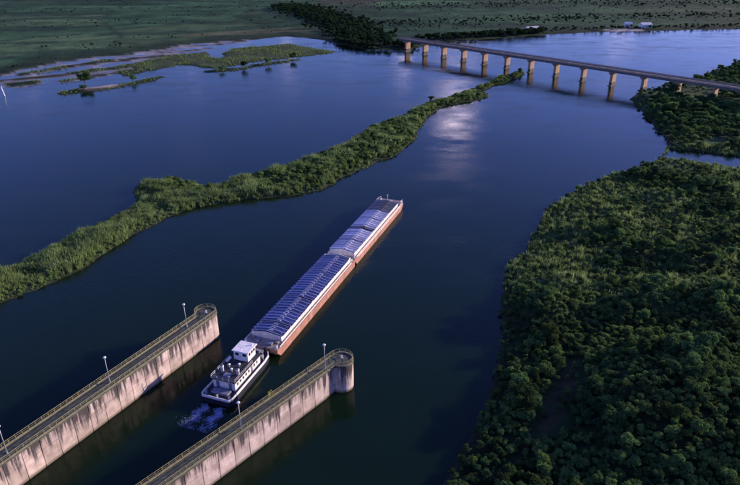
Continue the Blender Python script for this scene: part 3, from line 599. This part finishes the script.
# local x along the bridge towards the right bank; local y = away from the viewer
x0, x1 = -3, 520
MB().box(x0, x1, -5.6, 5.6, 12.1, 12.6).build('deck', M_BRIDGE, br)
MB().box(x0, x1, -4.6, 4.6, 12.6, 12.66).build('roadway', M_ASPH, br)
for yy in (-4.0, -1.35, 1.35, 4.0): MB().box(x0, x1, yy - .3, yy + .3, 10.6, 12.1).build('girder', M_BRIDGE, br)
dash = MB()
xx = x0
while xx < x1: dash.box(xx, xx + 4, -.08, .08, 12.655, 12.668); xx += 10
tag(dash.build('lane_dashes', M_WHITE, br), kind='stuff')
for yy in (-5.35, 5.35):
    MB().box(x0, x1, yy - .2, yy + .2, 12.6, 12.95).build('kerb', M_BRIDGE, br)
    MB().box(x0, x1, yy - .12, yy + .12, 13.15, 13.55).build('parapet_rail', M_BRIDGE, br)
    m = MB(); xx = x0 + .5
    while xx < x1: m.box(xx, xx + .3, yy - .1, yy + .1, 12.95, 13.15); xx += 2.6
    tag(m.build('parapet_posts', M_BRIDGE, br), kind='stuff')
pm = MB(); pp = [(-1.05, -3.6), (1.05, -3.6), (1.05, 3.6), (0, 4.3), (-1.05, 3.6)]
pp = [(-1.1, -2.7), (-.6, -3.5), (.6, -3.5), (1.1, -2.7), (1.1, 2.7), (.6, 3.5), (-.6, 3.5), (-1.1, 2.7)]
pm.prism(pp, -4, 9.2); pier0 = None
for k in range(0, 15):
    t = 5.7 + 25.96 * k
    if pier0 is None:
        p = pm.build('pier', M_PIER, br)
        cap = MB(); cap.loft([[(-1.2, -3.6, 8.9), (1.2, -3.6, 8.9), (1.2, 3.6, 8.9), (-1.2, 3.6, 8.9)], [(-1.3, -5.2, 10.1), (1.3, -5.2, 10.1), (1.3, 5.2, 10.1), (-1.3, 5.2, 10.1)], [(-1.3, -5.2, 10.6), (1.3, -5.2, 10.6), (1.3, 5.2, 10.6), (-1.3, 5.2, 10.6)]])
        cap.build('pier_cap', M_PIER, p)
        ft = MB(); ft.box(-1.7, 1.7, -4.2, 4.2, -4, .25); ft.build('pile_cap', M_BRIDGE, p); pier0 = p
    else: p = copy_tree(pier0, br)
    p.location = (t, 0, 0)

pc_ = MB(); pc_.prism([(x * 1.03, y * 1.02) for x, y in pp], .25, 2.9)   # foot of every pier painted dark to dull its reflection
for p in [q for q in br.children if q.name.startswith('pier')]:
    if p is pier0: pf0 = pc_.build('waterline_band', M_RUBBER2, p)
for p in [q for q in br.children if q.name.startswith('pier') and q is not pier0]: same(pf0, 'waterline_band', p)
# ------------------------------------------------------------------ plants
def crown_mesh(name, seed, rx, rz, zc, lobes, n, leaf, mt):
    r = np.random.default_rng(seed); v = []; f = []
    ctr = []
    for k in range(lobes):
        a = r.uniform(0, 6.28); q = math.sqrt(r.random()) * rx * .62; ctr.append((q * math.cos(a) * 1.15, q * math.sin(a) * 1.15, zc + r.uniform(-.5, .65) * rz, r.uniform(.22, .42) * rx))
    ctr.append((0, 0, zc + .15 * rz, rx * .55))
    W = np.array([c[3] ** 2 for c in ctr]); W /= W.sum()
    for k in range(n):
        c = ctr[r.choice(len(ctr), p=W)]; d = r.normal(size=3); d /= np.linalg.norm(d); d[2] = d[2] if d[2] > -.5 else -d[2] * .6
        rad = c[3] * (1 - .35 * r.random() ** 2 + .12 * r.normal())
        p = np.array([c[0], c[1], c[2]]) + d * rad * np.array([1, 1, .85])
        nrm = d + r.normal(size=3) * .65 + np.array([0, 0, .35]); nrm /= np.linalg.norm(nrm)
        u = np.cross(nrm, r.normal(size=3)); u /= np.linalg.norm(u); w_ = np.cross(nrm, u)
        s = leaf * r.uniform(.6, 1.35); b = len(v)
        v += [p - u * s, p + w_ * s * .6 + nrm * s * .12, p + u * s, p - w_ * s * .6 + nrm * s * .12]; f.append((b, b + 1, b + 2, b + 3))
    me = bpy.data.meshes.new(name); me.from_pydata([tuple(q) for q in v], [], f); me.materials.append(mt); me.update()
    return me
def trunk_mesh(seed, h, r0, spread):
    r = random.Random(seed); m = MB(); m.tube([(0, 0, -.6), (r.uniform(-.1, .1), r.uniform(-.1, .1), h * .5), (r.uniform(-.2, .2), r.uniform(-.2, .2), h)], r0, 7, r0 * .45)
    for k in range(4):
        a = k * 1.6 + r.random(); z = h * r.uniform(.45, .75); m.tube([(0, 0, z), (math.cos(a) * spread * .4, math.sin(a) * spread * .4, z + h * .2), (math.cos(a) * spread * .75, math.sin(a) * spread * .75, z + h * .38)], r0 * .5, 5, r0 * .15)
    me = bpy.data.meshes.new('trunk'); me.from_pydata(m.v, [], m.f); me.materials.append(M_BARK); me.update(); return me
def obj(name, me, parent=None):
    o = bpy.data.objects.new(name, me); COL.objects.link(o); o.parent = parent; return o
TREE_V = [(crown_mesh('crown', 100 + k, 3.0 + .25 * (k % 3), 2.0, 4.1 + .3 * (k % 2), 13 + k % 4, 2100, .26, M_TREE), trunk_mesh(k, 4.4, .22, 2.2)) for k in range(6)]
SHRUB_V = [(crown_mesh('foliage', 200 + k, 1.7, 1.1, 1.15, 6, 800, .20, M_SHRUB), trunk_mesh(50 + k, 1.4, .09, 1.1)) for k in range(4)]
FAR_V = [crown_mesh('crown', 300 + k, 4.0, 2.6, 4.2, 7, 500, .6, M_FAR) for k in range(3)]
def tuft_mesh(seed, n, h, spread):
    r = np.random.default_rng(seed); v = []; f = []
    for k in range(n):
        a, q = r.uniform(0, 6.28), math.sqrt(r.random()) * spread; x, y = q * math.cos(a), q * math.sin(a); b = r.uniform(0, 6.28); wd = r.uniform(.05, .11); hh = h * r.uniform(.55, 1.1); lx, ly = r.normal(0, .22 * h), r.normal(0, .22 * h)
        cx_, sx_ = math.cos(b) * wd, math.sin(b) * wd; i = len(v)
        v += [(x - cx_, y - sx_, -.3), (x + cx_, y + sx_, -.3), (x - cx_ + lx * .35, y - sx_ + ly * .35, hh * .65), (x + cx_ + lx * .35, y + sx_ + ly * .35, hh * .65), (x + lx, y + ly, hh)]
        f += [(i, i + 1, i + 3, i + 2), (i + 2, i + 3, i + 4)]
    me = bpy.data.meshes.new('reed_tuft'); me.from_pydata([tuple(map(float, q)) for q in v], [], f); me.materials.append(M_REED); me.update(); return me

def scatter(name, P3, scl, objs, label, cat, var=None):
    """one object: a point cloud that carries copies of the given plants"""
    me = bpy.data.meshes.new(name); me.from_pydata([tuple(p) for p in P3], [], [])
    n = len(P3)
    for an, tp, dat in (('scl', 'FLOAT', scl), ('rz', 'FLOAT', rng.random(n) * 6.28), ('var', 'INT', rng.integers(0, len(objs), n) if var is None else var)):
        at = me.attributes.new(an, tp, 'POINT'); at.data.foreach_set('value', np.asarray(dat, np.int32 if tp == 'INT' else np.float32))
    o = bpy.data.objects.new(name, me); COL.objects.link(o)
    g = bpy.data.node_groups.new(name, 'GeometryNodeTree'); g.interface.new_socket('Geometry', in_out='INPUT', socket_type='NodeSocketGeometry'); g.interface.new_socket('Geometry', in_out='OUTPUT', socket_type='NodeSocketGeometry')
    gi = g.nodes.new('NodeGroupInput'); go = g.nodes.new('NodeGroupOutput'); jn = g.nodes.new('GeometryNodeJoinGeometry')
    for q in reversed(objs):
        oi = g.nodes.new('GeometryNodeObjectInfo'); oi.transform_space = 'ORIGINAL'; oi.inputs['Object'].default_value = q; oi.inputs['As Instance'].default_value = True; g.links.new(oi.outputs['Geometry'], jn.inputs[0])
    def na(nm, tp):
        a = g.nodes.new('GeometryNodeInputNamedAttribute'); a.data_type = tp; a.inputs['Name'].default_value = nm; return a.outputs[0]
    ip = g.nodes.new('GeometryNodeInstanceOnPoints'); ip.inputs['Pick Instance'].default_value = True
    cx_ = g.nodes.new('ShaderNodeCombineXYZ'); g.links.new(na('rz', 'FLOAT'), cx_.inputs[2])
    g.links.new(gi.outputs[0], ip.inputs['Points']); g.links.new(jn.outputs[0], ip.inputs['Instance']); g.links.new(na('var', 'INT'), ip.inputs['Instance Index'])
    g.links.new(cx_.outputs[0], ip.inputs['Rotation']); g.links.new(na('scl', 'FLOAT'), ip.inputs['Scale']); g.links.new(ip.outputs[0], go.inputs[0])
    md = o.modifiers.new('plants', 'NODES'); md.node_group = g
    return tag(o, label, cat, kind='stuff')

def jgrid(xa, xb, ya, yb, step, seed):
    r = np.random.default_rng(seed); X, Y = np.meshgrid(np.arange(xa, xb, step), np.arange(ya, yb, step)); P = np.stack([X.ravel(), Y.ravel()], 1).astype(float)
    return P + r.uniform(-.46, .46, P.shape) * step
def infront(P, pad=8): return (np.abs(P[:, 0]) < 0.66 * P[:, 1] + 45 + pad)
def proto(name, part, stem, pair, loc, s, rz, lab, cat, grp):
    r = empty(name, loc, rz, lab, cat, grp); r.scale = (s, s, s * random.uniform(.9, 1.15)); obj(part, pair[0], r); obj(stem, pair[1], r); return r

# --- the wood on the right bank
P = np.vstack([jgrid(0, 330, 70, 320, 1.85, 1), jgrid(120, 480, 320, 690, 2.7, 2)])
s = land(P); inb = sdf(RIGHT_BANK, P) > -2
clr = sdf(CLEARING, P)
dens = fbm(P[:, 0] / 22 + 3, P[:, 1] / 22, 3)
# keep the bridge corridor clear
rel = P - np.array([B0.x, B0.y]); bt = rel @ np.array([BD.x, BD.y]); bnn = np.abs(rel @ np.array([BN.x, BN.y]))
pond = sdf(POND, P - np.array([0, 0.0])); pnear = sdf([(140, 330), (158, 344), (205, 322), (212, 282), (172, 276), (146, 296)], P)
ok = inb & (s > 0.3) & ~((pnear > 0) & (rng.random(len(P)) < .93)) & (clr < -1.0) & infront(P) & ~((bnn < 9) & (bt > -80))
ok &= rng.random(len(P)) < np.where(P[:, 1] < 172, np.where(dens < .47, .22, .92), np.where(P[:, 1] < 335, np.where(dens < .57, .03, .6), np.where(dens < .48, .3, .9)))
P = P[ok]; s = s[ok]; dens = dens[ok]; Z = height(P, s)
scl = np.where(P[:, 1] > 320, .6, .46) * (0.5 + 0.85 * np.clip(fbm(P[:, 0] / 16, P[:, 1] / 16 + 7, 3) * 1.5 - .25, 0, 1)) * rng.uniform(.55, 1.3, len(P)) * np.where(rng.random(len(P)) < .07, 1.65, 1) * np.clip(.45 + s / 22, .45, 1)
ry = np.array([cam.matrix_world @ Vector((0, 0, 0))])  # evaluated below by hand
cp_, sp_ = math.cos(R(25.4)), math.sin(R(25.4))
dep = P[:, 1] * cp_ + (CAM_H - Z - 3) * sp_; px = P[:, 0] / dep * 634; py = (P[:, 1] * sp_ - (CAM_H - Z - 3) * cp_) / dep * 634
vis = (np.abs(px) < 365) & (np.abs(py) < 238); app = np.where(vis, scl / dep, 0); order = np.argsort(-app); pick = order[:290]; rest = order[290:]
clp = sdf(CLEARING, P)
def zone(k):
    if clp[k] > -6: return 'tree bordering the brown clearing in the lower part of the right-bank wood', 'trees around the clearing'
    if s[k] < 7: return 'low tree on the waterline edge of the right-bank wood', 'trees on the edge of the right bank'
    if P[k, 0] > 50 and P[k, 1] < 150: return 'dark tree on the large rounded rise in the lower right corner', 'trees on the lower right rise'
    if P[k, 0] < 50: return 'dark tree between the clearing and the river in the right-bank wood', 'trees between clearing and river'
    return 'dark broadleaf tree inside the right-bank wood, beyond the clearing', 'trees of the wood on the right bank'
for k in pick:
    zl, zg = zone(k)
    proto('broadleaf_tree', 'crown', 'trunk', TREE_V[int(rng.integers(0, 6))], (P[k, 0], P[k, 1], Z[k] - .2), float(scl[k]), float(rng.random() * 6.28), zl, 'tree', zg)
TP = []
seen = {}
for o in scene.objects:
    if o.name.startswith('crown') and o.data.name not in seen: seen[o.data.name] = o
TP = list(seen.values())
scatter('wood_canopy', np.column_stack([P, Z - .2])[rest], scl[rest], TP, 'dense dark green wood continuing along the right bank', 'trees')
# understorey between and below the trees
U = np.vstack([jgrid(0, 230, 80, 330, 2.3, 3)]); su = land(U); uk = (sdf(RIGHT_BANK, U) > -2) & (su > .1) & infront(U, 0) & (rng.random(len(U)) < np.where(sdf(CLEARING, U) > 0, .42, np.where(U[:, 1] > 172, .2, .6))); U = U[uk]; su = su[uk]

# --- the reed-covered island strip
S_ = jgrid(-180, 140, 110, 565, 1.25, 4); ss = land(S_); k_ = (sdf(STRIP, S_) > -3) & (ss > .15) & infront(S_, 10); S_ = S_[k_]; ss = ss[k_]; zs = height(S_, ss)
fr = np.clip((S_[:, 0] + 70) / 60, 0, 1)                      # reeds give way to shrubs towards the bridge
mid = np.clip(ss / 5, 0, 1)
kr_ = rng.random(len(S_)) < (1 - .75 * fr) * (.45 + .55 * mid)
tufts = []
holder = empty('reed_clump', (-97, 236, .5), 0, 'tall pale green reed clump on the near half of the island strip', 'reeds')
for k in range(4):
    t_ = obj('blades', tuft_mesh(400 + k, 34, 2.5, .95), holder); t_.location = ((k % 2) * 1.2, (k // 2) * 1.2, 0); tufts.append(t_)
scatter('reed_bed', np.column_stack([S_, zs])[kr_], (.45 + .75 * mid * rng.uniform(.7, 1.25, len(mid)))[kr_] * (.15 + 1.75 * fbm(S_[kr_, 0] / 9, S_[kr_, 1] / 9, 4) ** 1.4), tufts, 'bed of tall pale green reeds covering the island strip', 'reeds')
# shrubs on the strip
Q = jgrid(-180, 140, 110, 565, 2.4, 5); sq = land(Q); lob = sdf([(-115, 294), (-74, 294), (-72, 270), (-92, 262), (-115, 270)], Q) > 0
pr_ = np.where(lob, .85, np.clip((Q[:, 0] + 75) / 45, .04, .85)); pr_ = np.maximum(pr_, np.where((sdf(STRIP, Q) < 5) & (sq > 1), .25, 0))
kq = (sdf(STRIP, Q) > -3) & (sq > .8) & infront(Q, 10) & (rng.random(len(Q)) < pr_) ; Q = Q[kq]; sq = sq[kq]; lobq = lob[kq]; zq = height(Q, sq)
sc_q = rng.uniform(.55, 1.15, len(Q)) * np.clip(.5 + sq / 10, .5, 1.25) * np.where(Q[:, 1] > 380, 1.1, 1)
app = sc_q / np.hypot(Q[:, 0], Q[:, 1]); od = np.argsort(-app); SP = []
for n_, k in enumerate(od[:230]):
    sl_, sg_ = ('rounded shrub on the small knob bulging from the left side of the island strip', 'shrubs on the knob') if lobq[k] else (('rounded light green shrub on the middle of the island strip', 'shrubs on the middle of the strip') if Q[k, 0] > -76 else ('scattered shrub among the pale reeds at the near end of the island strip', 'shrubs among the reeds'))
    t_ = proto('shrub', 'foliage', 'stem', SHRUB_V[n_ % 4], (Q[k, 0], Q[k, 1], zq[k] - .1), float(sc_q[k]), float(rng.random() * 6.28), sl_, 'shrub', sg_)
    if n_ < 4: SP.append(t_.children[0])
scatter('shrub_thicket', np.column_stack([Q, zq - .1])[od[230:]], sc_q[od[230:]], SP, 'low green thicket along the far half of the island strip', 'shrubs')
B_ = jgrid(20, 330, 95, 340, 1.7, 8); sb_ = land(B_); db_ = fbm(B_[:, 0] / 22 + 3, B_[:, 1] / 22, 3)
kb_ = (sdf(RIGHT_BANK, B_) > -2) & (sb_ > .05) & infront(B_, 0) & (sdf(CLEARING, B_) < 0) & (rng.random(len(B_)) < np.where(B_[:, 1] < 172, np.where(db_ < .47, .85, .1), np.where(db_ < .60, .95, .4)))
B_ = B_[kb_]; scatter('bank_thicket', np.column_stack([B_, height(B_) - .1]), rng.uniform(.35, .95, len(B_)) * (.6 + .7 * fbm(B_[:, 0] / 7, B_[:, 1] / 7, 2)), SP[:2] + tufts[:4], 'fine green shrubs and tall grass between the trees of the right bank', 'shrubs', np.where(B_[:, 1] < 172, rng.integers(0, 2, len(B_)), rng.integers(0, 6, len(B_))))
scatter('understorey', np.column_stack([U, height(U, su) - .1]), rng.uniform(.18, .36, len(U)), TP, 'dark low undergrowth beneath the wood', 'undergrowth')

# --- single trees
def lone(loc, s, lab, v=0, sq=1.0):
    z = float(height(np.array([[loc[0], loc[1]]]))[0]); t_ = proto('broadleaf_tree', 'crown', 'trunk', TREE_V[v], (loc[0], loc[1], max(z, .2) - .2 - 1.1 * s * sq), s, v * 1.3, lab, 'tree', None); t_.scale.z = s * sq; return t_
lone((45, 456), 0.85, 'lone flat-topped tree standing above the shrubs of the island strip near its bridge end', 1, .75)
lone((-231, 522), 1.9, 'large round dark tree beside the pale sandbar at upper left', 2, 1.0)
lone((-196, 534), 1.1, 'smaller dark tree on the sandbar spit, right of the large round tree', 3)
lone((-222, 498), 1.0, 'low dark tree at the left end of the sandbar islet', 4, .8)
lone((-131, 577), 1.0, 'leftmost small tree on the thin spit below the marsh islet', 5, .8)
lone((-114, 592), 1.25, 'second small tree from the left on the thin spit below the marsh islet', 0)
lone((-94, 608), 1.2, 'third small tree from the left on the thin spit below the marsh islet', 1)
lone((-74, 634), 1.3, 'rightmost small tree on the thin spit below the marsh islet', 2)
lone((130, 556), .9, 'small tree at the far tip of the island strip beside a bridge pier', 3)

# --- far woods and scrub
far_o = []
fh = empty('far_tree', (20, 705, .6), 0, 'dark tree at the left end of the bridge, nearest the abutment', 'tree')
for k in range(3):
    t_ = obj('crown', FAR_V[k], fh); t_.location = (k * 1.6 - 1.6, k * 1.0 - 1, k * .5); far_o.append(t_)
obj('trunk', TREE_V[0][1], fh)
def belt(path, wdt, n, seed):
    r = np.random.default_rng(seed); A = np.array(path, float); L = np.hypot(*(A[1:] - A[:-1]).T); cum = np.concatenate([[0], np.cumsum(L)]); t = r.random(n) * cum[-1]
    k = np.clip(np.searchsorted(cum, t) - 1, 0, len(L) - 1); f = ((t - cum[k]) / L[k])[:, None]; p = A[k] * (1 - f) + A[k + 1] * f; return p + r.normal(0, wdt * .45, (n, 2))
F = np.vstack([belt([(-140, 1180), (-57, 985), (-20, 850), (-5, 740)], 42, 1500, 1), belt([(-40, 735), (0, 712), (45, 712)], 22, 420, 2), belt([(60, 760), (140, 790), (220, 822)], 12, 260, 3),
               belt([(-600, 900), (-300, 960), (-60, 985)], 45, 14, 4), belt([(0, 900), (250, 960), (600, 1000)], 55, 520, 5), belt([(-20, 1150), (300, 1200), (800, 1180)], 80, 600, 6),
               belt([(-460, 700), (-330, 720), (-240, 745)], 60, 10, 7), belt([(230, 840), (420, 862), (700, 890)], 14, 260, 8), belt([(-700, 1080), (-350, 1100), (-130, 1130)], 60, 16, 9)])
NB = len(F); G = np.stack([rng.uniform(-900, 900, 5500), rng.uniform(560, 1700, 5500)], 1); gd = fbm(G[:, 0] / 120, G[:, 1] / 45, 5); G = G[(gd > .53)]; FS = np.concatenate([np.where(np.arange(NB) < 2180, rng.uniform(.4, 1.0, NB), rng.uniform(.22, .62, NB)), rng.uniform(.10, .38, len(G))]); F = np.vstack([F, G])
kf = infront(F, 40) & (sdf(FAR_BANK, F) > 3); F = F[kf]; FS = FS[kf]
rel = F - np.array([B0.x, B0.y]); kf = ~((np.abs(rel @ np.array([BN.x, BN.y])) < 9) & (np.abs(rel @ np.array([BD.x, BD.y])) < 75)); F = F[kf]; FS = FS[kf]
scatter('far_woods', np.column_stack([F, height(F) - .2]), FS, far_o, 'dark tree belts and scrub on the far plain', 'trees')
# marsh plants on the islets
Mh = jgrid(-320, -30, 480, 750, 2.3, 6); sm = land(Mh); im = np.maximum.reduce([sdf(q, Mh) for q in [MARSH, SPIT, SANDBAR] + BARS]); km = (im > -2) & (sm > .5) & (sdf([(-222, 500), (-232, 512), (-212, 524), (-200, 524), (-206, 508)], Mh) < 1) & (rng.random(len(Mh)) < .75 * (fbm(Mh[:, 0] / 18, Mh[:, 1] / 18, 3) > .42)); Mh = Mh[km]
scatter('marsh_scrub', np.column_stack([Mh, height(Mh) - .1]), rng.uniform(.25, .6, len(Mh)), tufts, 'low green marsh scrub on the flat islets', 'scrub')

# ------------------------------------------------------------------ small far things
def house(loc, rz, L, W, H, lab):
    z = float(height(np.array([[loc[0], loc[1]]]))[0]); r = empty('farm_house', (loc[0], loc[1], z - .1), rz, lab, 'house', 'farm buildings on the far shore')
    wl_ = MB().box(-L / 2, L / 2, -W / 2, W / 2, -.5, H).build('wall', M_WHITE, r)
    rf_ = MB(); rf_.loft([[(-L / 2 - .5, -W / 2 - .6, H), (-L / 2 - .5, W / 2 + .6, H), (-L / 2 - .5, 0, H + W * .3)][::-1], [(L / 2 + .5, -W / 2 - .6, H), (L / 2 + .5, W / 2 + .6, H), (L / 2 + .5, 0, H + W * .3)][::-1]]); rf_.build('roof', M_ROOF, r)
    MB().box(-.6, .6, -W / 2 - .06, -W / 2 + .05, -.3, 2.1).build('door', M_TGREY, r)
    for x in (-L * .3, L * .3): MB().box(x - .8, x + .8, -W / 2 - .05, -W / 2 + .05, 1.2, 2.4).build('window', M_GLASS, r)
house((357, 858), .2, 14, 8, 4.5, 'white farm building on the far shore at upper right, rightmost of the three')
house((340, 872), -.1, 9, 7, 4, 'small white farm building on the far shore, between its two neighbours')
house((205, 832), .3, 16, 8, 3.6, 'long low white building on the far shore above the middle of the bridge')
mk = empty('channel_marker', (-276.4, 482.2, 0), 0, 'slanting white channel marker standing in the water at the left edge', 'marker')
MB().tube([(.9, 0, -2), (0, 0, 3.5), (-.7, 0, 7.2)], .38, 8, .3).build('pile', M_WHITE, mk)
MB().box(-1.3, -.1, -.12, .12, 5.9, 7.4).build('board', M_WHITE, mk)
